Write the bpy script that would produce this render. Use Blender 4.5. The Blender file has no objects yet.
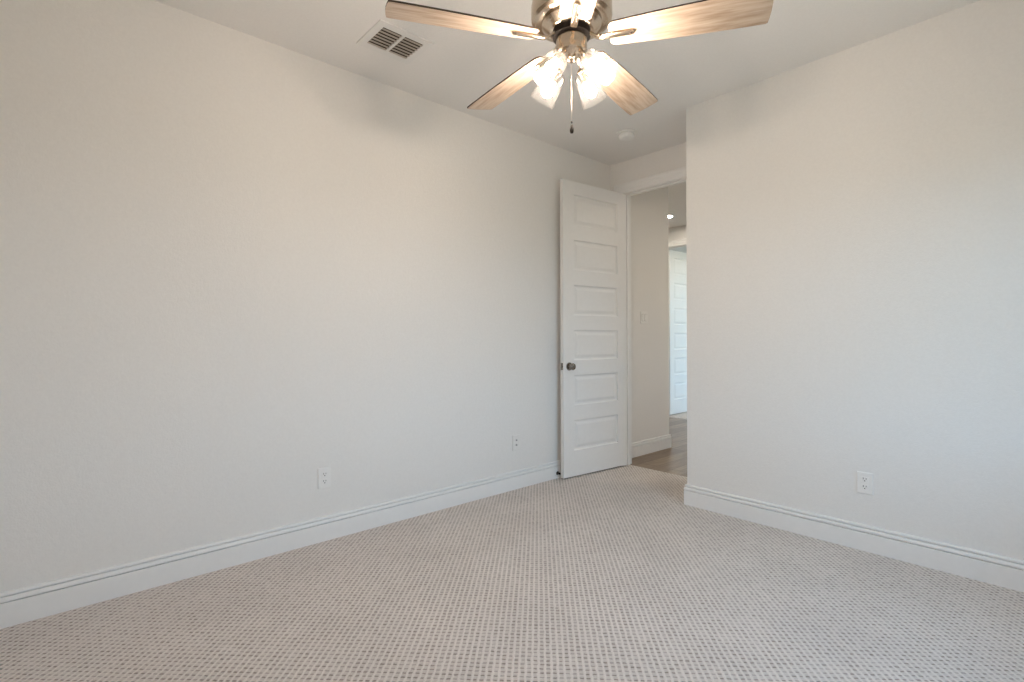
import bpy, bmesh, math, random
from math import sin, cos, pi, radians
from mathutils import Vector, Matrix

C = bpy.context.scene.collection
random.seed(4)

# ---------------------------------------------------------------- camera, world, exposure
cam_data = bpy.data.cameras.new('camera')
cam = bpy.data.objects.new('camera', cam_data)
C.objects.link(cam)
cam.location = (0, 0, 1.15)
cam.rotation_euler = (Matrix.Rotation(radians(48.0), 3, 'Z') @ Matrix.Rotation(pi / 2, 3, 'X') @ Matrix.Rotation(radians(-0.2), 3, 'Z')).to_euler()
cam_data.sensor_fit = 'HORIZONTAL'
cam_data.sensor_width = 36
cam_data.lens = 18.0
cam_data.shift_y = -0.0026
cam_data.clip_start = 0.02
bpy.context.scene.camera = cam

SKY = 6.1            # daylight strength
BULB = 405.0          # fan bulb radiance
CAN = 400.0           # radiance of the recessed lights, seen and added

world = bpy.data.worlds.new('world')
bpy.context.scene.world = world
world.use_nodes = True
wt = world.node_tree
wt.nodes.clear()
wo = wt.nodes.new('ShaderNodeOutputWorld')
wb = wt.nodes.new('ShaderNodeBackground')
wr = wt.nodes.new('ShaderNodeValToRGB')
ws = wt.nodes.new('ShaderNodeSeparateXYZ')
wc = wt.nodes.new('ShaderNodeTexCoord')
wm = wt.nodes.new('ShaderNodeMapRange')
wm.inputs[1].default_value = -1
wm.inputs[2].default_value = 1
wt.links.new(wc.outputs['Generated'], ws.inputs[0])
wt.links.new(ws.outputs[2], wm.inputs[0])
wt.links.new(wm.outputs[0], wr.inputs[0])
wt.links.new(wr.outputs[0], wb.inputs[0])
wt.links.new(wb.outputs[0], wo.inputs[0])
cr = wr.color_ramp
cr.elements[0].position = 0.0
cr.elements[0].color = (0.12, 0.16, 0.15, 1)
cr.elements[1].position = 1.0
cr.elements[1].color = (0.31, 0.62, 1.0, 1)
for pos, col in ((0.47, (0.14, 0.19, 0.175, 1)), (0.53, (0.385, 0.69, 1.0, 1))):
    e = cr.elements.new(pos)
    e.color = col
wb.inputs[1].default_value = SKY

S = bpy.context.scene
S.view_settings.view_transform = 'Standard'
S.view_settings.look = 'None'
S.view_settings.exposure = 0.0
S.view_settings.gamma = 1.0
S.view_settings.use_curve_mapping = False
S.cycles.max_bounces = 14
S.cycles.diffuse_bounces = 9
S.cycles.glossy_bounces = 6
S.cycles.transmission_bounces = 8
S.cycles.transparent_max_bounces = 24
S.cycles.caustics_reflective = False
S.cycles.caustics_refractive = False
S.cycles.sample_clamp_indirect = 6.0

# ---------------------------------------------------------------- dimensions
T = 0.12
XL, XR = -2.895, 0.42          # left wall, window wall
YB, YF = -0.50, 3.26           # wall behind the camera, wall on the right of the photo
H = 2.736
XA = -1.818                    # end of the right wall, where the entry alcove starts
YD, WT = 3.83, 0.115           # door wall face, wall thickness
OL, OR_, OH = -2.75, -1.985, 2.448   # door opening
YHC = 4.815                    # hall corner
YE = 6.64                      # hall end wall
FOL, FOR, FOH = -4.06, -3.295, 2.455


def portal(loc, rot, sx, sy):
    l = bpy.data.lights.new('daylight_portal', 'AREA')
    l.shape = 'RECTANGLE'
    l.size, l.size_y = sx, sy
    l.cycles.is_portal = True
    o = bpy.data.objects.new('daylight_portal', l)
    o.location = loc
    o.rotation_euler = rot
    C.objects.link(o)


WY0, WY1, WZ0, WZ1 = 1.10, 2.80, 0.62, 2.10      # bedroom window in the window wall
portal((XR + WT + 0.02, (WY0 + WY1) / 2, (WZ0 + WZ1) / 2), (0, radians(90), 0), WZ1 - WZ0, WY1 - WY0)
FWY0, FWY1, FWZ0, FWZ1 = 6.95, 9.25, 0.35, 2.35       # window of the far room
FXR = -2.2
portal((FXR + WT + 0.02, (FWY0 + FWY1) / 2, (FWZ0 + FWZ1) / 2), (0, radians(90), 0), FWZ1 - FWZ0, FWY1 - FWY0)


HWY0, HWY1, HWZ0, HWZ1 = 4.7, 5.6, 0.75, 1.75        # unseen window added at the right end to light the hallway
HXR = 0.48
portal((HXR + T + 0.02, (HWY0 + HWY1) / 2, (HWZ0 + HWZ1) / 2), (0, radians(90), 0), HWZ1 - HWZ0, HWY1 - HWY0)


# ---------------------------------------------------------------- material helpers
class NT:
    def __init__(self, name):
        self.m = bpy.data.materials.new(name)
        self.m.use_nodes = True
        self.t = self.m.node_tree
        self.b = self.t.nodes['Principled BSDF']
        self.o = self.t.nodes['Material Output']

    def n(self, kind, **kw):
        x = self.t.nodes.new(kind)
        for k, v in kw.items():
            setattr(x, k, v)
        return x

    def l(self, a, b):
        self.t.links.new(a, b)

    def math(self, op, a, b=None, c=None):
        x = self.n('ShaderNodeMath', operation=op)
        for i, v in enumerate((a, b, c)):
            if v is None:
                continue
            if isinstance(v, (int, float)):
                x.inputs[i].default_value = v
            else:
                self.l(v, x.inputs[i])
        return x.outputs[0]

    def coords(self, rot=0, scale=(1, 1, 1)):
        tc = self.n('ShaderNodeTexCoord')
        mp = self.n('ShaderNodeMapping')
        mp.inputs['Rotation'].default_value = (0, 0, rot)
        mp.inputs['Scale'].default_value = scale
        self.l(tc.outputs['Object'], mp.inputs[0])
        return mp.outputs[0]

    def noise(self, vec, scale, detail=2, rough=0.5):
        x = self.n('ShaderNodeTexNoise')
        x.inputs['Scale'].default_value = scale
        x.inputs['Detail'].default_value = detail
        x.inputs['Roughness'].default_value = rough
        self.l(vec, x.inputs['Vector'])
        return x.outputs['Fac']

    def ramp(self, fac, stops):
        x = self.n('ShaderNodeValToRGB')
        e = x.color_ramp.elements
        e[0].position, e[0].color = stops[0][0], (*stops[0][1], 1)
        e[1].position, e[1].color = stops[-1][0], (*stops[-1][1], 1)
        for p, c in stops[1:-1]:
            q = e.new(p)
            q.color = (*c, 1)
        self.l(fac, x.inputs[0])
        return x.outputs[0]

    def bump(self, h, strength, dist):
        x = self.n('ShaderNodeBump')
        x.inputs['Strength'].default_value = strength
        x.inputs['Distance'].default_value = dist
        self.l(h, x.inputs['Height'])
        self.l(x.outputs[0], self.b.inputs['Normal'])

    def base(self, col, rough=0.5, metal=0.0, spec=0.5):
        self.b.inputs['Base Color'].default_value = (*col, 1)
        self.b.inputs['Roughness'].default_value = rough
        self.b.inputs['Metallic'].default_value = metal
        self.b.inputs['Specular IOR Level'].default_value = spec
        return self


def painted_wall(name, col, strength):
    k = NT(name).base(col, 0.75, 0, 0.25)
    v = k.coords()
    a = k.noise(v, 150, 3, 0.55)
    b = k.noise(v, 45, 2)
    s = k.math('ADD', a, k.math('MULTIPLY', b, 0.6))
    k.bump(s, strength, 0.004)
    c = k.ramp(k.noise(v, 90, 2), [(0.3, tuple(x * 0.985 for x in col)), (0.7, tuple(min(1, x * 1.015) for x in col))])
    k.l(c, k.b.inputs['Base Color'])
    return k.m


def plain(name, col, rough, metal=0.0, spec=0.5, var=0.02, scale=30):
    k = NT(name).base(col, rough, metal, spec)
    c = k.ramp(k.noise(k.coords(), scale, 2), [(0.3, tuple(x * (1 - var) for x in col)), (0.7, tuple(min(1, x * (1 + var)) for x in col))])
    k.l(c, k.b.inputs['Base Color'])
    return k.m


def carpet():
    k = NT('loop_carpet').base((0.5, 0.46, 0.42), 0.95, 0, 0.1)
    p = 0.0225
    v = k.coords(radians(-45), (1 / p, 1 / p, 1 / p))
    nz = k.n('ShaderNodeTexNoise')
    nz.inputs['Scale'].default_value = 0.9
    nz.inputs['Detail'].default_value = 2
    k.l(v, nz.inputs['Vector'])
    sc = k.n('ShaderNodeVectorMath', operation='MULTIPLY_ADD')
    k.l(nz.outputs['Color'], sc.inputs[0])
    sc.inputs[1].default_value = (0.46, 0.46, 0)
    k.l(v, sc.inputs[2])
    sp = k.n('ShaderNodeSeparateXYZ')
    k.l(sc.outputs[0], sp.inputs[0])

    def tri(x):
        return k.math('MULTIPLY', k.math('ABSOLUTE', k.math('SUBTRACT', k.math('FRACT', x), 0.5)), 2)

    def soft(x, lo, hi):
        m = k.n('ShaderNodeMapRange', interpolation_type='SMOOTHSTEP')
        k.l(x, m.inputs[0])
        m.inputs[1].default_value = lo
        m.inputs[2].default_value = hi
        m.inputs[3].default_value = 1
        m.inputs[4].default_value = 0
        return m.outputs[0]
    u, w = tri(sp.outputs[0]), tri(sp.outputs[1])
    pit = k.math('MULTIPLY', soft(u, 0.34, 0.80), soft(w, 0.08, 0.52))
    groove = k.math('MULTIPLY', soft(u, 0.30, 0.85), 0.30)
    dark = k.math('MAXIMUM', pit, groove)
    fl = k.n('ShaderNodeVectorMath', operation='FLOOR')
    k.l(sc.outputs[0], fl.inputs[0])
    wn = k.n('ShaderNodeTexWhiteNoise', noise_dimensions='2D')
    k.l(fl.outputs[0], wn.inputs['Vector'])
    fib = k.noise(v, 5, 3, 0.7)
    big = k.noise(v, 0.06, 2, 0.5)
    dk = k.math('MULTIPLY', dark, k.math('ADD', k.math('MULTIPLY', wn.outputs['Value'], 0.65), k.math('MULTIPLY', fib, 1.1)))
    c = k.ramp(dk, [(0.0, CARPET_L), (1.0, CARPET_D)])
    mx = k.n('ShaderNodeMix', data_type='RGBA', blend_type='MULTIPLY')
    mx.inputs[0].default_value = 1
    k.l(c, mx.inputs[6])
    f2 = k.math('ADD', k.math('MULTIPLY', fib, 0.5), k.math('MULTIPLY', big, 0.2))
    k.l(k.ramp(f2, [(0.12, (0.70, 0.70, 0.70)), (0.56, (1.16, 1.16, 1.16))]), mx.inputs[7])
    k.l(mx.outputs[2], k.b.inputs['Base Color'])
    h = k.math('ADD', k.math('SUBTRACT', 1, dark), k.math('MULTIPLY', fib, 0.35))
    k.bump(h, 0.7, 0.006)
    return k.m


CARPET_L = (0.765, 0.708, 0.668)
CARPET_D = (0.31, 0.27, 0.242)


def wood_floor():
    k = NT('hall_planks').base((0.3, 0.22, 0.15), 0.33, 0, 0.5)
    tc = k.n('ShaderNodeTexCoord')
    mp = k.n('ShaderNodeMapping')
    mp.inputs['Rotation'].default_value = (0, 0, radians(90))
    k.l(tc.outputs['Object'], mp.inputs[0])
    br = k.n('ShaderNodeTexBrick')
    br.offset = 0.37
    br.inputs['Color1'].default_value = (0.34, 0.255, 0.175, 1)
    br.inputs['Color2'].default_value = (0.215, 0.155, 0.105, 1)
    br.inputs['Mortar'].default_value = (0.07, 0.05, 0.035, 1)
    br.inputs['Scale'].default_value = 1
    br.inputs['Mortar Size'].default_value = 0.0025
    br.inputs['Brick Width'].default_value = 1.2
    br.inputs['Row Height'].default_value = 0.15
    k.l(mp.outputs[0], br.inputs['Vector'])
    g = k.noise(k.coords(0, (22, 1.6, 1)), 2.5, 5, 0.65)
    mx = k.n('ShaderNodeMix', data_type='RGBA', blend_type='MULTIPLY')
    mx.inputs[0].default_value = 1
    k.l(br.outputs['Color'], mx.inputs[6])
    k.l(k.ramp(g, [(0.3, (0.62, 0.6, 0.56)), (0.7, (1.25, 1.22, 1.18))]), mx.inputs[7])
    k.l(mx.outputs[2], k.b.inputs['Base Color'])
    k.bump(g, 0.15, 0.002)
    return k.m


def blade_wood():
    k = NT('washed_oak').base((0.6, 0.45, 0.32), 0.5, 0, 0.35)
    v = k.coords(0, (2.2, 26, 26))
    w = k.noise(k.coords(0, (1.5, 7, 7)), 3, 3)
    a = k.noise(v, 2.2, 6, 0.62)
    s = k.math('ADD', k.math('MULTIPLY', a, 0.62), k.math('MULTIPLY', w, 0.38))
    c = k.ramp(s, [(0.32, (0.19, 0.125, 0.080)), (0.42, (0.34, 0.255, 0.185)), (0.53, (0.46, 0.370, 0.290)), (0.70, (0.56, 0.475, 0.395))])
    k.l(c, k.b.inputs['Base Color'])
    k.bump(a, 0.12, 0.002)
    return k.m


def clear_glass(name, haze, tint=(1, 1, 1), lo=0.012, hi=0.24, edge=0.62):
    k = NT(name)
    k.t.nodes.remove(k.b)
    tr = k.n('ShaderNodeBsdfTransparent')
    tr.inputs[0].default_value = (*tint, 1)
    gl = k.n('ShaderNodeBsdfGlossy')
    gl.inputs['Roughness'].default_value = 0.015
    df = k.n('ShaderNodeBsdfTranslucent')
    df.inputs[0].default_value = (0.95, 0.94, 0.92, 1)
    lw = k.n('ShaderNodeLayerWeight')
    lw.inputs[0].default_value = 0.35
    mr = k.n('ShaderNodeMapRange')
    k.l(lw.outputs['Facing'], mr.inputs[0])
    k.l(k.ramp(lw.outputs['Facing'], [(0.35, tint), (1.0, tuple(edge * c for c in tint))]), tr.inputs[0])
    mr.inputs[3].default_value = lo
    mr.inputs[4].default_value = hi
    m1 = k.n('ShaderNodeMixShader')
    m1.inputs[0].default_value = haze
    k.l(tr.outputs[0], m1.inputs[1])
    k.l(df.outputs[0], m1.inputs[2])
    m2 = k.n('ShaderNodeMixShader')
    k.l(mr.outputs[0], m2.inputs[0])
    k.l(m1.outputs[0], m2.inputs[1])
    k.l(gl.outputs[0], m2.inputs[2])
    k.l(m2.outputs[0], k.o.inputs[0])
    return k.m


def glow(name, col, strength):
    k = NT(name)
    k.b.inputs['Base Color'].default_value = (0.9, 0.9, 0.88, 1)
    k.b.inputs['Emission Color'].default_value = (*col, 1)
    k.b.inputs['Emission Strength'].default_value = strength
    return k.m


def brushed(name, col, rough):
    k = NT(name).base(col, rough, 1.0)
    g = k.noise(k.coords(0, (4, 4, 160)), 4, 3)
    k.l(k.ramp(g, [(0.3, (rough * 0.8,) * 3), (0.7, (rough * 1.25,) * 3)]), k.b.inputs['Roughness'])
    return k.m


M = {
    'wall': painted_wall('wall_paint', (0.80, 0.785, 0.762), 0.30),
    'ceiling': painted_wall('ceiling_paint', (0.83, 0.815, 0.795), 0.2),
    'trim': plain('trim_paint', (0.83, 0.825, 0.815), 0.38, 0, 0.45, 0.01),
    'door': plain('door_paint', (0.82, 0.81, 0.795), 0.42, 0, 0.4, 0.01),
    'plate': plain('white_plastic', (0.83, 0.82, 0.80), 0.35, 0, 0.5, 0.01),
    'slot': plain('slot_black', (0.035, 0.033, 0.03), 0.7, 0, 0.3),
    'carpet': carpet(),
    'planks': wood_floor(),
    'nickel': brushed('brushed_nickel', (0.56, 0.47, 0.37), 0.22),
    'satin': brushed('satin_nickel', (0.30, 0.27, 0.24), 0.18),
    'blade': blade_wood(),
    'blade_edge': plain('dark_blade_edge', (0.055, 0.035, 0.025), 0.55, 0, 0.4, 0.1),
    'black': plain('black_metal', (0.008, 0.006, 0.005), 0.6, 0, 0.08, 0.1),
    'bronze': plain('dark_bronze', (0.06, 0.04, 0.03), 0.4, 0.6, 0.5, 0.1),
    'fob': plain('dark_fob', (0.008, 0.006, 0.005), 0.6, 0, 0.12, 0.1),
    'shade': clear_glass('clear_shade_glass', 0.005),
    'pane': clear_glass('window_glass', 0.0, (0.97, 0.99, 0.98), 0.02, 0.4, 0.95),
    'bulb': glow('lit_bulb', (1.0, 0.82, 0.66), BULB),
    'can': glow('lit_lens', (1.0, 0.90, 0.76), CAN),
    'vent': plain('vent_paint', (0.80, 0.79, 0.77), 0.45, 0, 0.4, 0.01),
    'slat': plain('vent_slat_shade_tan', (0.50, 0.44, 0.37), 0.5, 0, 0.4, 0.02),  # white slats coloured tan for the shade they sit in
    'duct': plain('duct_shade_paint', (0.07, 0.05, 0.038), 0.8, 0, 0.2),  # near-black colour stands for the shade inside the duct
    'jack': plain('grey_jack', (0.42, 0.41, 0.40), 0.5),
    'roof': plain('outer_shell', (0.5, 0.49, 0.47), 0.9),
}


# ---------------------------------------------------------------- mesh helpers
def obj(name, bm, mat, parent=None, smooth=False, loc=None):
    me = bpy.data.meshes.new(name)
    bmesh.ops.recalc_face_normals(bm, faces=bm.faces)
    bm.to_mesh(me)
    bm.free()
    mats = mat if isinstance(mat, (list, tuple)) else [mat]
    for m in mats:
        me.materials.append(m)
    if smooth:
        for p in me.polygons:
            p.use_smooth = True
        try:
            me.set_sharp_from_angle(angle=radians(38))
        except Exception:
            pass
    o = bpy.data.objects.new(name, me)
    C.objects.link(o)
    if parent:
        o.parent = parent
    if loc:
        o.location = loc
    return o


def tag(o, label, cat, group=None, kind=None):
    o['label'] = label
    o['category'] = cat
    if group:
        o['group'] = group
    if kind:
        o['kind'] = kind
    return o


def empty(name, loc, label, cat, group=None, kind=None, rz=0):
    o = bpy.data.objects.new(name, None)
    o.empty_display_size = 0.05
    C.objects.link(o)
    o.location = loc
    o.rotation_euler = (0, 0, rz)
    return tag(o, label, cat, group, kind)


def add_box(bm, x0, x1, y0, y1, z0, z1, bevel=0.0, seg=2, mi=0):
    ret = bmesh.ops.create_cube(bm, size=1.0)
    vs = ret['verts']
    for v in vs:
        v.co = Vector(((x0 + x1) / 2 + v.co.x * (x1 - x0), (y0 + y1) / 2 + v.co.y * (y1 - y0), (z0 + z1) / 2 + v.co.z * (z1 - z0)))
    fs = {f for v in vs for f in v.link_faces}
    for f in fs:
        f.material_index = mi
    if bevel:
        es = list({e for v in vs for e in v.link_edges})
        bmesh.ops.bevel(bm, geom=es, offset=bevel, segments=seg, affect='EDGES', profile=0.5)
    return vs


def boxes(*bs):
    bm = bmesh.new()
    for b in bs:
        add_box(bm, *b)
    return bm


def lathe(bm, prof, seg=40, mat=None, mi=0, closed=False):
    """prof: (radius, z) list, revolved about z; mat: matrix"""
    rings = []
    for r, z in prof:
        if r < 1e-6:
            rings.append([bm.verts.new((0, 0, z))])
        else:
            rings.append([bm.verts.new((r * cos(2 * pi * i / seg), r * sin(2 * pi * i / seg), z)) for i in range(seg)])
    pairs = list(zip(rings, rings[1:]))
    if closed:
        pairs.append((rings[-1], rings[0]))
    for a, b in pairs:
        for i in range(seg):
            j = (i + 1) % seg
            if len(a) == 1 and len(b) == 1:
                continue
            if len(a) == 1:
                f = bm.faces.new((a[0], b[i], b[j]))
            elif len(b) == 1:
                f = bm.faces.new((a[i], a[j], b[0]))
            else:
                f = bm.faces.new((a[i], a[j], b[j], b[i]))
            f.material_index = mi
    if mat is not None:
        for ring in rings:
            for v in ring:
                v.co = mat @ v.co
    return bm


def tube(bm, pts, rad, seg=10, cap=True):
    pts = [Vector(p) for p in pts]
    n = len(pts)
    rings = []
    for i, p in enumerate(pts):
        t = (pts[min(i + 1, n - 1)] - pts[max(i - 1, 0)]).normalized()
        up = Vector((0, 0, 1)) if abs(t.z) < 0.9 else Vector((1, 0, 0))
        a = t.cross(up).normalized()
        b = t.cross(a)
        r = rad[i] if isinstance(rad, (list, tuple)) else rad
        rings.append([bm.verts.new(p + a * r * cos(2 * pi * k / seg) + b * r * sin(2 * pi * k / seg)) for k in range(seg)])
    for a, b in zip(rings, rings[1:]):
        for k in range(seg):
            j = (k + 1) % seg
            bm.faces.new((a[k], a[j], b[j], b[k]))
    if cap:
        bm.faces.new(rings[0])
        bm.faces.new(rings[-1][::-1])
    return bm


def sweep(bm, path, prof, to3d):
    """sweep closed profile (a = offset to the left of the path, b = out of plane) along a mitred 2-D path"""
    P = [Vector(p) for p in path]
    n = len(P)
    rings = []
    for i in range(n):
        d0 = (P[i] - P[i - 1]).normalized() if i > 0 else None
        d1 = (P[i + 1] - P[i]).normalized() if i < n - 1 else None
        if d0 is None:
            d0 = d1
        if d1 is None:
            d1 = d0
        n0, n1 = Vector((-d0.y, d0.x)), Vector((-d1.y, d1.x))
        m = (n0 + n1)
        m = m / m.dot(n0)
        rings.append([bm.verts.new(to3d(P[i].x + m.x * a, P[i].y + m.y * a, b)) for a, b in prof])
    k = len(prof)
    for A, B in zip(rings, rings[1:]):
        for i in range(k):
            j = (i + 1) % k
            bm.faces.new((A[i], A[j], B[j], B[i]))
    bm.faces.new(rings[0])
    bm.faces.new(rings[-1][::-1])
    return bm


def struct(name, bm, mat, label, cat, **kw):
    return tag(obj(name, bm, mat, **kw), label, cat, None, 'structure')


# ---------------------------------------------------------------- room shell
struct('floor', boxes((XL - T, XR + T, YB - T, 3.90, -0.15, 0.0)), M['carpet'],
       'beige grey looped carpet with a dashed weave covering the bedroom floor', 'floor')
struct('floor_hall', boxes((-5.3, 0.6, 3.90, YE + 0.02, -0.15, -0.004)), M['planks'],
       'brown wood plank floor of the hallway seen through the doorway', 'floor')
struct('floor_far_room', boxes((-5.3, FXR + T, YE + 0.02, 9.7, -0.15, 0.0)), M['carpet'],
       'carpeted floor of the room behind the far white door', 'floor')
struct('ceiling', boxes((XL - T, XR + T, YB - T, YD + 0.06, H, H + 0.15)), M['ceiling'],
       'flat off-white bedroom ceiling above the fan', 'ceiling')
struct('ceiling_hall', boxes((-5.3, 0.6, YD + 0.06, 9.7, H, H + 0.15)), M['ceiling'],
       'flat hallway ceiling with a recessed light seen through the doorway', 'ceiling')

struct('wall_left', boxes((XL - T, XL, YB - T, YD, 0, H)), M['wall'],
       'long off-white textured wall filling the left of the photo', 'wall')
struct('wall_right', boxes((XA, XR + T, YF, YF + T, 0, H), (XA, XA + T, YF + T, YD, 0, H)), M['wall'],
       'off-white textured wall on the right, ending at the entry alcove', 'wall')
struct('wall_entry', boxes((XL - T, OL - 0.02, YD, YD + WT, 0, H), (OR_ + 0.02, 0.6, YD, YD + WT, 0, H),
                           (OL - 0.02, OR_ + 0.02, YD, YD + WT, OH + 0.02, H)), M['wall'],
       'wall above and around the doorway behind the open door', 'wall')
struct('wall_back', boxes((XL - T, XR + T, YB - T, YB, 0, H)), M['wall'],
       'off-white wall behind the camera', 'wall')
struct('wall_window', boxes((XR, XR + WT, YB - T, WY0, 0, H), (XR, XR + WT, WY1, YF + T, 0, H),
                            (XR, XR + WT, WY0, WY1, 0, WZ0), (XR, XR + WT, WY0, WY1, WZ1, H)), M['wall'],
       'off-white wall with the daylight window beside the camera', 'wall')
struct('wall_hall_left', boxes((-3.005, -2.89, YD + WT, YHC, 0, H), (-5.3, -3.005, YHC - WT, YHC, 0, H)), M['wall'],
       'hallway wall carrying the switch plate, seen through the doorway', 'wall')
struct('wall_hall_right', boxes((HXR, HXR + T, YD + WT, HWY0, 0, H), (HXR, HXR + T, HWY1, YE, 0, H), (HXR, HXR + T, HWY0, HWY1, 0, HWZ0), (HXR, HXR + T, HWY0, HWY1, HWZ1, H)), M['wall'],
       'right side wall of the hallway', 'wall')
struct('wall_hall_end', boxes((-5.3, FOL - 0.02, YE, YE + WT, 0, H), (FOR + 0.02, 0.6, YE, YE + WT, 0, H),
                              (FOL - 0.02, FOR + 0.02, YE, YE + WT, FOH + 0.02, H)), M['wall'],
       'wall at the end of the hallway above the far white door', 'wall')
struct('wall_hall_side', boxes((-5.42, -5.3, YHC - WT, 9.7, 0, H)), M['wall'],
       'left end wall of the hallway and far room', 'wall')
struct('wall_far_room', boxes((-5.3, FXR + T, 9.58, 9.7, 0, H), (FXR, FXR + WT, YE + WT, FWY0, 0, H), (FXR, FXR + WT, FWY1, 9.58, 0, H),
                              (FXR, FXR + WT, FWY0, FWY1, 0, FWZ0), (FXR, FXR + WT, FWY0, FWY1, FWZ1, H)), M['wall'],
       'walls of the bright room behind the far door', 'wall')


def window(name, x, y0, y1, z0, z1, label):
    w = 0.055
    bm = boxes((x + 0.03, x + 0.095, y0, y0 + w, z0, z1), (x + 0.03, x + 0.095, y1 - w, y1, z0, z1),
               (x + 0.03, x + 0.095, y0 + w, y1 - w, z0, z0 + w), (x + 0.03, x + 0.095, y0 + w, y1 - w, z1 - w, z1),
               (x + 0.035, x + 0.09, y0 + w, y1 - w, (z0 + z1) / 2 - 0.022, (z0 + z1) / 2 + 0.022))
    o = struct(name, bm, M['trim'], label, 'window')
    obj('window_pane', boxes((x + 0.06, x + 0.064, y0 + w, y1 - w, z0 + w, z1 - w)), M['pane'], o)
    bm = bmesh.new()
    add_box(bm, x - 0.03, x + 0.03, y0 - 0.04, y1 + 0.04, z0 - 0.025, z0, 0.004)
    obj('window_sill', bm, M['trim'], o)
    return o


window('window_1', XR, WY0, WY1, WZ0, WZ1, 'white framed bedroom window beside the camera')
window('window_2', FXR, FWY0, FWY1, FWZ0, FWZ1, 'white framed window lighting the far room')
window('added_hall_window', HXR, HWY0, HWY1, HWZ0, HWZ1, 'unseen white framed window added at the right end to light the hallway')  # added so daylight reaches the hall wall and floor evenly

# ---------------------------------------------------------------- baseboards and casings
BB = [(0, 0), (0.0165, 0), (0.0165, 0.0965), (0.0155, 0.0980), (0.0050, 0.0982), (0.0050, 0.1032), (0.0165, 0.1036), (0.0175, 0.1060), (0.0160, 0.1140),
      (0.0140, 0.1195), (0.0125, 0.1215), (0.0030, 0.1218), (0.0030, 0.1262), (0.0125, 0.1268), (0.0130, 0.1290), (0.0115, 0.1350), (0.0080, 0.1390), (0, 0.1400)]


def baseboard(name, paths, label):
    bm = bmesh.new()
    for p in paths:
        sweep(bm, p, BB, lambda x, y, b: (x, y, b))
    return struct(name, bm, M['trim'], label, 'baseboard')


E = 0.0004
baseboard('baseboard_left', [[(XL + E, YD - 0.018), (XL + E, YB)][::-1][::-1]], 'white moulded baseboard along the long left wall')
baseboard('baseboard_right', [[(XR, YF - E), (XA - E, YF - E), (XA - E, YD - 0.02)]][::1], 'white moulded baseboard along the right wall with the outlet')
baseboard('baseboard_back', [[(XL + 0.016, YB + E), (XR - 0.016, YB + E)]], 'white moulded baseboard on the wall behind the camera')
baseboard('baseboard_window', [[(XR - E, YB), (XR - E, YF - 0.016)]], 'white moulded baseboard below the window')
baseboard('baseboard_hall', [[(-3.0, YHC + E), (-2.89 + E, YHC + E), (-2.89 + E, YD + WT + 0.02)]], 'white moulded baseboard along the hallway wall')

CAS = [(0, 0), (0, 0.008), (0.006, 0.0125), (0.030, 0.0125), (0.034, 0.0165), (0.060, 0.0165), (0.064, 0.021), (0.080, 0.021), (0.083, 0.018), (0.083, 0)]


def casing(name, xl, xr, h, y, sgn, label, z0=0.0):
    bm = bmesh.new()
    sweep(bm, [(xl - 0.005, z0), (xl - 0.005, h + 0.005), (xr + 0.005, h + 0.005), (xr + 0.005, z0)], CAS,
          lambda p, q, b: (p, y + sgn * (b + 0.0003), q))
    return struct(name, bm, M['trim'], label, 'door trim')


def jamb(name, xl, xr, h, y0, y1, ys, label):
    t = 0.0195
    bm = boxes((xl - t, xl, y0, y1, 0, h + t), (xr, xr + t, y0, y1, 0, h + t), (xl, xr, y0, y1, h, h + t),
               (xl, xl + 0.011, ys, ys + 0.035, 0, h), (xr - 0.011, xr, ys, ys + 0.035, 0, h), (xl + 0.011, xr - 0.011, ys, ys + 0.035, h - 0.011, h))
    return struct(name, bm, M['trim'], label, 'door trim')


casing('trim_1', OL, OR_, OH, YD, -1, 'white casing on the bedroom side of the doorway')
casing('trim_2', OL, OR_, OH, YD + WT, 1, 'white casing on the hallway side of the near doorway')
jamb('trim_3', OL, OR_, OH, YD, YD + WT, YD + 0.042, 'white jamb lining the near doorway beside the open door')
casing('trim_4', FOL, FOR, FOH, YE, -1, 'white casing around the far doorway at the hall end')
jamb('trim_5', FOL, FOR, FOH, YE, YE + WT, YE + 0.035, 'white jamb lining the far doorway')


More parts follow.
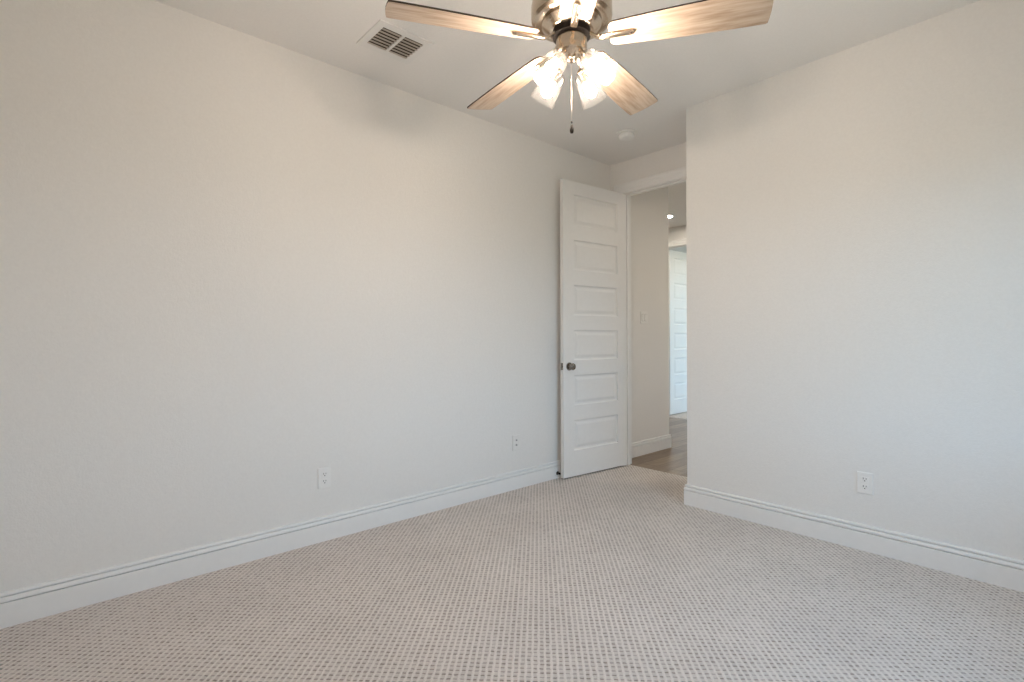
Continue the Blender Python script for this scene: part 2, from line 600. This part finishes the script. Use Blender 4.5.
# ---------------------------------------------------------------- six-panel doors
def door_mesh(L, Ht, th):
    """slab from x=0 (hinge) to x=L, z 0..Ht, visible face at y=0, back at y=-th; six recessed panels on both faces"""
    bm = bmesh.new()
    st = 0.118
    tops = [Ht - 0.108 - 0.3715 * k for k in range(6)]
    pan = [(t - 0.248, t) for t in tops]
    zs = sorted([0, Ht] + [z for p in pan for z in p])
    xs = [0, st, L - st, L]
    for side in (0, 1):
        y = 0 if side == 0 else -th
        s = -1 if side == 0 else 1

        def q(a, b, c, d):
            f = bm.faces.new([bm.verts.new(v) for v in (a, b, c, d)])
            return f
        for i in range(3):
            for j in range(len(zs) - 1):
                x0, x1, z0, z1 = xs[i], xs[i + 1], zs[j], zs[j + 1]
                if i == 1 and any(abs(z0 - p[0]) < 1e-6 for p in pan):
                    steps = [(0, 0), (0.002, 0.0080), (0.010, 0.0115), (0.020, 0.0115), (0.040, 0.0060), (0.044, 0.0055)]
                    for (i0, d0), (i1, d1) in zip(steps, steps[1:]):
                        A = [(x0 + i0, y + s * d0, z0 + i0), (x1 - i0, y + s * d0, z0 + i0), (x1 - i0, y + s * d0, z1 - i0), (x0 + i0, y + s * d0, z1 - i0)]
                        B = [(x0 + i1, y + s * d1, z0 + i1), (x1 - i1, y + s * d1, z0 + i1), (x1 - i1, y + s * d1, z1 - i1), (x0 + i1, y + s * d1, z1 - i1)]
                        for k in range(4):
                            m = (k + 1) % 4
                            q(A[k], A[m], B[m], B[k])
                    q(*B)
                else:
                    q((x0, y, z0), (x1, y, z0), (x1, y, z1), (x0, y, z1))
    for (a, b) in (((0, 0), (L, 0)),):
        for z in (0, Ht):
            bm.faces.new([bm.verts.new(v) for v in ((0, 0, z), (L, 0, z), (L, -th, z), (0, -th, z))])
    for x in (0, L):
        for z0, z1 in zip(zs, zs[1:]):
            bm.faces.new([bm.verts.new(v) for v in ((x, 0, z0), (x, -th, z0), (x, -th, z1), (x, 0, z1))])
    bmesh.ops.remove_doubles(bm, verts=bm.verts, dist=1e-5)
    return bm


def knob_bm(sgn, y0, k=1.0):
    bm = bmesh.new()
    R = Matrix.Translation((0, y0, 0)) @ Matrix.Rotation(-sgn * pi / 2, 4, 'X') @ Matrix.Diagonal((1, 1, k, 1))
    lathe(bm, [(0, 0), (0.033, 0), (0.033, 0.003), (0.030, 0.0075), (0.016, 0.009), (0.0125, 0.013), (0.0115, 0.022), (0.014, 0.027), (0.0225, 0.032),
               (0.0275, 0.040), (0.0275, 0.047), (0.024, 0.054), (0.015, 0.0585), (0, 0.060)], 36, R)
    return bm


def make_door(name, loc, rz, L, Ht, label, knobs, hinge_y, hinge_z):
    th = 0.035
    d = tag(obj(name, door_mesh(L, Ht, th), M['door'], smooth=False), label, 'door', None, 'structure')
    d.location = loc
    d.rotation_euler = (0, 0, rz)
    kz = 0.905
    for sgn, k in knobs:
        obj('door_knob', knob_bm(sgn, 0.0 if sgn > 0 else -th, k), M['satin'], d, True, (L - 0.063, 0, kz))['label'] = 'satin nickel round knob'
    bm = bmesh.new()
    add_box(bm, L, L + 0.0018, -0.030, -0.005, kz - 0.028, kz + 0.028)
    add_box(bm, L + 0.0018, L + 0.009, -0.022, -0.013, kz - 0.008, kz + 0.008, 0.002)
    obj('latch_plate', bm, M['satin'], d)['label'] = 'dark nickel latch plate on the door edge'
    for z in hinge_z:
        bm = bmesh.new()
        lathe(bm, [(0, -0.05), (0.0065, -0.05), (0.0065, 0.05), (0, 0.05)], 14, Matrix.Translation((-0.005, hinge_y, z)))
        add_box(bm, -0.0012, 0.0003, -th - 0.002, -0.006, z - 0.045, z + 0.045)
        obj('hinge', bm, M['satin'], d, True)
    return d


# near door: hinge face corner to free edge, visible face looks to +X; y axis of the slab = normal of the visible face
hx, hy = -2.7285, 3.842
rz = math.atan2(-0.9956, -0.0934)          # local x from hinge to free edge
make_door('door_1', (hx, hy, 0.014), rz, 0.765, 2.425, 'white six-panel door standing open against the left wall', ((1, 1.0), (-1, 0.8)), -0.039, (0.25, 0.93, 1.60, 2.22))
make_door('door_2', (-4.072, YE + WT + 0.004, 0.02), radians(90), 0.76, 2.425, 'bright white six-panel door ajar at the end of the hallway', ((1, 1.0), (-1, 1.0)), 0.004, ())


# ---------------------------------------------------------------- ceiling fan
FX, FY = -1.2417, 1.4154
fan = empty('ceiling_fan', (FX, FY, H), 'five-blade ceiling fan with washed oak blades and four lit glass shades', 'ceiling fan')
A0 = radians(-42.0)            # direction from the fan towards the camera
FR = Matrix.Rotation(A0, 4, 'Z')


def fz(z):                     # world height to fan-local height
    return z - H


bm = bmesh.new()
lathe(bm, [(0, 0), (0.068, 0), (0.070, -0.006), (0.066, -0.025), (0.050, -0.050), (0.030, -0.064), (0.018, -0.068), (0, -0.068)], 44)
obj('canopy', bm, M['nickel'], fan, True)
bm = bmesh.new()
lathe(bm, [(0, -0.066), (0.0125, -0.066), (0.0125, fz(2.462)), (0.022, fz(2.460)), (0.030, fz(2.445)), (0, fz(2.445))], 24)
obj('downrod', bm, M['nickel'], fan, True)
bm = bmesh.new()
lathe(bm, [(0, fz(2.448)), (0.045, fz(2.446)), (0.085, fz(2.436)), (0.122, fz(2.415)), (0.140, fz(2.390)), (0.146, fz(2.360)), (0.147, fz(2.318)),
           (0.145, fz(2.308)), (0.139, fz(2.3035)), (0.128, fz(2.300)), (0.115, fz(2.299)), (0, fz(2.2985))], 64)
obj('motor_housing', bm, M['nickel'], fan, True)
bm = bmesh.new()
lathe(bm, [(0, fz(2.2985)), (0.108, fz(2.2985)), (0.109, fz(2.291)), (0.106, fz(2.289)), (0.084, fz(2.271)), (0.078, fz(2.2685)), (0, fz(2.2685))], 56)
obj('motor_collar', bm, M['nickel'], fan, True)
bm = bmesh.new()
lathe(bm, [(0, fz(2.2684)), (0.0690, fz(2.2684)), (0.0690, fz(2.2475)), (0.0660, fz(2.2465)), (0, fz(2.2462))], 48)
obj('flywheel', bm, M['black'], fan, True)['label'] = 'black flywheel ring carrying the blade arms'
bm = bmesh.new()
lathe(bm, [(0, fz(2.2459)), (0.052, fz(2.2459)), (0.0555, fz(2.243)), (0.0565, fz(2.236)), (0.0565, fz(2.197)), (0.054, fz(2.190)), (0.044, fz(2.184)),
           (0.026, fz(2.178)), (0.022, fz(2.172)), (0.020, fz(2.166)), (0.011, fz(2.159)), (0, fz(2.157))], 48)
obj('switch_housing', bm, M['nickel'], fan, True)

# blades: local x along the blade, local y = counter-clockwise side, tilted so that side hangs lower
BZ = 2.238
DROOP = (0.9, 0.23, 0.49, 1.31, 1.57)     # each blade sags a little, the whole fan hangs slightly out of level
PITCH = radians(-12.7)


def blade_outline():
    r0 = 0.138
    pts = [(r0 + 0.014, -0.0530), (0.22, -0.0575), (0.30, -0.0625), (0.40, -0.0668), (0.50, -0.0695), (0.60, -0.0708), (0.648, -0.0705), (0.6545, -0.0680)]
    tip = [(0.6580, -0.045), (0.6605, -0.015), (0.6605, 0.015), (0.6580, 0.045)]
    other = [(x, -y) for x, y in pts[::-1]]
    root = [(r0, 0.041), (r0, -0.041)]
    return pts + tip + other + root


def blade_bm():
    bm = bmesh.new()
    o = blade_outline()
    h = 0.0030
    top = [bm.verts.new((x, y, h)) for x, y in o]
    bot = [bm.verts.new((x, y, -h)) for x, y in o]
    bm.faces.new(top)
    bm.faces.new(bot[::-1])
    n = len(o)
    for i in range(n):
        j = (i + 1) % n
        f = bm.faces.new((top[i], top[j], bot[j], bot[i]))
        f.material_index = 1
    return bm


def iron_bm(z0):
    """blade arm in blade coordinates: from the flywheel, dipping, then flat under the blade"""
    bm = bmesh.new()
    path = [(0.052, 0.0160, 0.010), (0.066, 0.0155, 0.010), (0.076, 0.0095, 0.0105), (0.088, -0.0015, 0.011), (0.102, -0.0075, 0.0115), (0.120, -0.0092, 0.012),
            (0.150, -0.0085, 0.012), (0.215, -0.0075, 0.0115), (0.222, -0.0075, 0.0085), (0.226, -0.0075, 0.003)]
    rings = []
    for x, z, w in path:
        t = 0.0042
        rings.append([bm.verts.new((x, -w, z - t * 0.4)), bm.verts.new((x, -w * 0.7, z - t)), bm.verts.new((x, w * 0.7, z - t)), bm.verts.new((x, w, z - t * 0.4)),
                      bm.verts.new((x, w, z + t)), bm.verts.new((x, -w, z + t))])
    for a, b in zip(rings, rings[1:]):
        for k in range(6):
            j = (k + 1) % 6
            bm.faces.new((a[k], a[j], b[j], b[k]))
    bm.faces.new(rings[0])
    bm.faces.new(rings[-1][::-1])
    return bm


blade_mesh = iron_mesh = screw_mesh = None
for k in range(5):
    ang = A0 - radians(1.5) - k * 2 * pi / 5
    if k == 0:
        b = obj('blade', blade_bm(), [M['blade'], M['blade_edge']], fan)
        i = obj('blade_arm', iron_bm(0), M['nickel'], b, True)
        bm = bmesh.new()
        lathe(bm, [(0, -0.0143), (0.003, -0.0140), (0.0048, -0.0125), (0.0048, -0.0110), (0, -0.0110)], 16, Matrix.Translation((0.213, 0, 0)))
        s_ = obj('arm_screw', bm, M['bronze'], b, True)
        blade_mesh, iron_mesh, screw_mesh = b.data, i.data, s_.data
    else:
        b = bpy.data.objects.new('blade', blade_mesh)
        i = bpy.data.objects.new('blade_arm', iron_mesh)
        s_ = bpy.data.objects.new('arm_screw', screw_mesh)
        for o in (b, i, s_):
            C.objects.link(o)
        b.parent = fan
        i.parent = b
        s_.parent = b
    b.matrix_local = Matrix.Translation((0, 0, fz(BZ))) @ Matrix.Rotation(ang, 4, 'Z') @ Matrix.Rotation(radians(DROOP[k]), 4, 'Y') @ Matrix.Rotation(PITCH, 4, 'X')
    # the arm twists from level at the hub to the pitch of the blade
    i.matrix_local = Matrix.Rotation(-PITCH * 0.35, 4, 'X')
    i['label'] = 'brushed nickel blade arm'

# light kit: four lamp holders and clear bell shades splayed outwards
TILT = radians(41)
shade_prof_out = [(0.0190, 0.000), (0.026, 0.001), (0.034, 0.006), (0.0385, 0.014), (0.0405, 0.026), (0.0425, 0.050), (0.0455, 0.080), (0.0492, 0.108), (0.0512, 0.120)]
th_ = 0.0022
shade_prof = shade_prof_out + [(0.0500, 0.1212)] + [(r - th_, z - 0.0006 if z > 0.02 else z + th_) for r, z in shade_prof_out[::-1]]
bulb_prof = [(0.0, 0.101), (0.008, 0.0998), (0.0145, 0.0958), (0.0197, 0.0885), (0.0220, 0.079), (0.0210, 0.070), (0.0175, 0.059), (0.0140, 0.048), (0.0130, 0.038), (0, 0.038)]
sock_prof = [(0, -0.012), (0.010, -0.012), (0.0180, -0.007), (0.0215, -0.001), (0.0215, 0.0025), (0.0185, 0.004), (0.0195, 0.034), (0.0175, 0.0378), (0, 0.0378)]
first = None
for k in range(4):
    ang = A0 + pi / 4 + k * pi / 2
    # axis points down and outwards
    base = Vector((0.066 * cos(ang), 0.066 * sin(ang), fz(2.150)))
    Rm = Matrix.Translation(base) @ Matrix.Rotation(ang, 4, 'Z') @ Matrix.Rotation(pi - TILT, 4, 'Y')
    bm = bmesh.new()
    hub = Vector((0.040 * cos(ang), 0.040 * sin(ang), fz(2.186)))
    hub2 = Vector((0.030 * cos(ang), 0.030 * sin(ang), fz(2.190)))
    end = Rm @ Vector((0, 0, -0.006))
    tube(bm, [hub2, hub, (hub + end) / 2 + Vector((0, 0, 0.002)), end], 0.0085, 14)
    obj('lamp_arm', bm, M['nickel'], fan, True)
    if first is None:
        bm = bmesh.new()
        lathe(bm, shade_prof, 48, None, 0, False)
        sh = obj('glass_shade', bm, M['shade'], fan, True)
        bm = bmesh.new()
        lathe(bm, sock_prof, 28)
        so = obj('lamp_socket', bm, M['nickel'], sh, True)
        bm = bmesh.new()
        lathe(bm, bulb_prof, 28)
        bu = obj('light_bulb', bm, M['bulb'], sh, True)
        first = (sh.data, so.data, bu.data)
    else:
        sh, so, bu = (bpy.data.objects.new(n, d) for n, d in zip(('glass_shade', 'lamp_socket', 'light_bulb'), first))
        for o in (sh, so, bu):
            C.objects.link(o)
        sh.parent = fan
        so.parent = sh
        bu.parent = sh
    sh.matrix_local = Rm
    sh['label'] = 'clear glass bell shade'
    bu['label'] = 'lit warm white bulb'

bm = bmesh.new()
z = 2.158
while z > 1.936:
    m = bmesh.ops.create_icosphere(bm, subdivisions=1, radius=0.0009, matrix=Matrix.Translation((0, 0, fz(z))))
    z -= 0.0042
tube(bm, [(0, 0, fz(2.160)), (0, 0, fz(1.932))], 0.0005, 6)
pc = obj('pull_chain', bm, M['nickel'], fan, True)
bm = bmesh.new()
lathe(bm, [(0, fz(1.944)), (0.0025, fz(1.943)), (0.0034, fz(1.939)), (0.0025, fz(1.935)), (0, fz(1.934))], 14)
lathe(bm, [(0, fz(1.930)), (0.0030, fz(1.929)), (0.0040, fz(1.924)), (0.0070, fz(1.914)), (0.0072, fz(1.905)), (0.0052, fz(1.899)), (0, fz(1.898))], 18)
obj('chain_fob', bm, M['fob'], pc, True)['label'] = 'dark wooden pull fob'

# ---------------------------------------------------------------- ceiling vent
vx0, vx1, vy0, vy1 = -2.592, -2.318, 1.218, 1.532
vent = empty('ceiling_vent', ((vx0 + vx1) / 2, (vy0 + vy1) / 2, H), 'white square air vent with two louvred banks in the ceiling', 'air vent')
vx, vy = (vx1 - vx0) / 2, (vy1 - vy0) / 2
bm = bmesh.new()
ix, iy, bar = 0.0935, 0.1180, 0.0085
fp = [(0, 0), (0, -0.002), (0.004, -0.0055), (vx - ix - 0.006, -0.0085), (vx - ix, -0.0095), (vx - ix, 0)]
for (xa, xb, ya, yb) in ((-vx, vx, -vy, -iy), (-vx, vx, iy, vy), (-vx, -ix, -iy, iy), (ix, vx, -iy, iy), (-ix, ix, -bar, bar)):
    add_box(bm, xa, xb, ya, yb, -0.0065, -0.0003)
obj('frame', bm, M['vent'], vent)
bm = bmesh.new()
add_box(bm, -ix, ix, -iy, iy, -0.0008, -0.0003)  # thin dark sheet under the solid ceiling, painted as duct shade
obj('duct_shade_sheet', bm, M['duct'], vent)['label'] = 'dark sheet standing for the shade in the duct opening'
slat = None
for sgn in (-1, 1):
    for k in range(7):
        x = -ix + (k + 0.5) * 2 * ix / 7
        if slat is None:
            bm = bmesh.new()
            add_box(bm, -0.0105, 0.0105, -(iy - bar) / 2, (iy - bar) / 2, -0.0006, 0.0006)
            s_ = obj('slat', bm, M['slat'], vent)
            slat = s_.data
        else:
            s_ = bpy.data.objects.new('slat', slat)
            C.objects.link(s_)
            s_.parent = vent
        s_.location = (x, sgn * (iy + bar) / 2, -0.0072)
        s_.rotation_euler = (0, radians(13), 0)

# ---------------------------------------------------------------- smoke detector
sd = empty('smoke_detector', (-2.350, 3.317, H), 'round white smoke detector on the ceiling above the open door', 'smoke detector')
bm = bmesh.new()
lathe(bm, [(0, -0.0003), (0.076, -0.0003), (0.077, -0.006), (0.074, -0.010), (0, -0.010)], 44)
obj('base_plate', bm, M['plate'], sd, True)
bm = bmesh.new()
lathe(bm, [(0.054, -0.0101), (0.054, -0.0165), (0.0605, -0.017), (0.0610, -0.021), (0.0608, -0.024), (0.059, -0.034), (0.053, -0.042), (0.040, -0.046), (0, -0.0475)], 44)
obj('cover', bm, M['plate'], sd, True)


# ---------------------------------------------------------------- wall plates
def frame_at(o, loc, rz):
    o.location = loc
    o.rotation_euler = (0, 0, rz)


def plate_bm(w, h):
    bm = bmesh.new()
    add_box(bm, -w / 2, w / 2, -0.0078, -0.0004, -h / 2, h / 2, 0.0030, 3)
    return bm


def outlet(loc, rz, label):
    r = empty('wall_outlet', loc, label, 'outlet', 'duplex wall outlets', None, rz)
    obj('cover_plate', plate_bm(0.074, 0.116), M['plate'], r)
    for s in (1, -1):
        bm = bmesh.new()
        add_box(bm, -0.0165, 0.0165, -0.0098, -0.0076, s * 0.0205 - 0.0140, s * 0.0205 + 0.0140, 0.0020, 2)
        rc = obj('receptacle', bm, M['plate'], r)
        z = s * 0.0205
        bm = boxes((-0.0078, -0.0053, -0.0101, -0.0091, z - 0.0010, z + 0.0090), (0.0053, 0.0078, -0.0101, -0.0091, z - 0.0002, z + 0.0082))
        lathe(bm, [(0, 0), (0.0030, 0), (0.0030, 0.001), (0, 0.001)], 14, Matrix.Translation((0, -0.0091, z - 0.0075)) @ Matrix.Rotation(pi / 2, 4, 'X'))
        obj('slot', bm, M['slot'], rc)
    bm = bmesh.new()
    lathe(bm, [(0, 0), (0.0032, 0), (0.0024, 0.0012), (0, 0.0014)], 14, Matrix.Translation((0, -0.0078, 0)) @ Matrix.Rotation(pi / 2, 4, 'X'))
    obj('screw', bm, M['plate'], r, True)
    return r


# rz: local -y faces the room
outlet((XL, 1.158, 0.358), pi / 2, 'white duplex wall outlet low on the left wall')
outlet((-0.779, YF, 0.364), 0, 'white duplex wall outlet low on the right wall')

jp = empty('jack_plate', (XL, 2.641, 0.353), 'faint white plate with two jacks low on the left wall near the open door', 'wall plate', None, None, pi / 2)
obj('cover_plate', plate_bm(0.072, 0.116), M['wall'], jp)
for z in (0.019, -0.017):
    bm = bmesh.new()
    Rj = Matrix.Translation((0, -0.0076, z)) @ Matrix.Rotation(pi / 2, 4, 'X')
    lathe(bm, [(0, 0), (0.0075, 0), (0.0075, 0.002), (0.0048, 0.003), (0.0048, 0.008), (0, 0.008)], 16, Rj)
    obj('jack', bm, M['jack'], jp, True)

sp = empty('light_switch', (-2.89, 4.354, 1.350), 'white double rocker switch plate on the hallway wall', 'light switch', None, None, pi / 2)
obj('cover_plate', plate_bm(0.116, 0.118), M['plate'], sp)
for s in (-1, 1):
    bm = bmesh.new()
    add_box(bm, s * 0.023 - 0.0165, s * 0.023 + 0.0165, -0.0106, -0.0076, -0.0335, 0.0335, 0.0015, 2)
    o = obj('rocker', bm, M['plate'], sp)
    o.rotation_euler = (radians(1.5), 0, 0)
    bm = bmesh.new()
    for (xa, xb, za, zb) in ((-0.0182, -0.0168, -0.035, 0.035), (0.0168, 0.0182, -0.035, 0.035), (-0.0182, 0.0182, 0.0338, 0.0350), (-0.0182, 0.0182, -0.0350, -0.0338)):
        add_box(bm, s * 0.023 + xa, s * 0.023 + xb, -0.0082, -0.0076, za, zb)
    obj('rocker_surround', bm, M['satin'], sp)

# ---------------------------------------------------------------- door stop on the baseboard behind the open door
ds = empty('door_stop', (XL + 0.0170, 3.088, 0.042), 'small dark door stop on the baseboard behind the open door', 'door stop', None, None, 0)
RX = Matrix.Rotation(pi / 2, 4, 'Y')
bm = bmesh.new()
lathe(bm, [(0, 0), (0.0150, 0), (0.0150, 0.003), (0.008, 0.006), (0.005, 0.020), (0.0060, 0.021), (0, 0.021)], 20, RX)
obj('stem', bm, M['bronze'], ds, True)
bm = bmesh.new()
lathe(bm, [(0, 0.0205), (0.0095, 0.0205), (0.0100, 0.024), (0.0085, 0.030), (0, 0.031)], 20, RX)
obj('rubber_tip', bm, M['fob'], ds, True)


# ---------------------------------------------------------------- recessed hallway light, plus unseen ones added to brighten hall and far room
def can_light(x, y, label):
    r = empty('recessed_light', (x, y, H), label, 'ceiling light', 'recessed hallway lights')
    bm = bmesh.new()
    lathe(bm, [(0.052, -0.0003), (0.085, -0.0003), (0.085, -0.003), (0.080, -0.006), (0.060, -0.007), (0.052, -0.004)], 40, None, 0, True)
    obj('trim_ring', bm, M['plate'], r, True)
    bm = bmesh.new()
    lathe(bm, [(0, -0.0008), (0.0515, -0.0008), (0.0515, -0.003), (0, -0.0035)], 40)
    obj('lens', bm, M['can'], r, True)


can_light(-3.60, 5.99, 'lit recessed ceiling light at the hall end, seen through the doorway')
can_light(-1.25, 4.75, 'unseen recessed light added just past the doorway to brighten the hallway')  # out of view, added to lift the hall wall and floor
can_light(-0.9, 5.8, 'unseen recessed light added near the right hallway wall as fill')  # another added hall fill, out of view
can_light(-2.9, 7.6, 'unseen recessed light added in the far room nearest its door')  # out of view, added to turn the far door white
can_light(-2.9, 8.8, 'unseen recessed light added deep in the far room')  # added fill for the far door, out of view
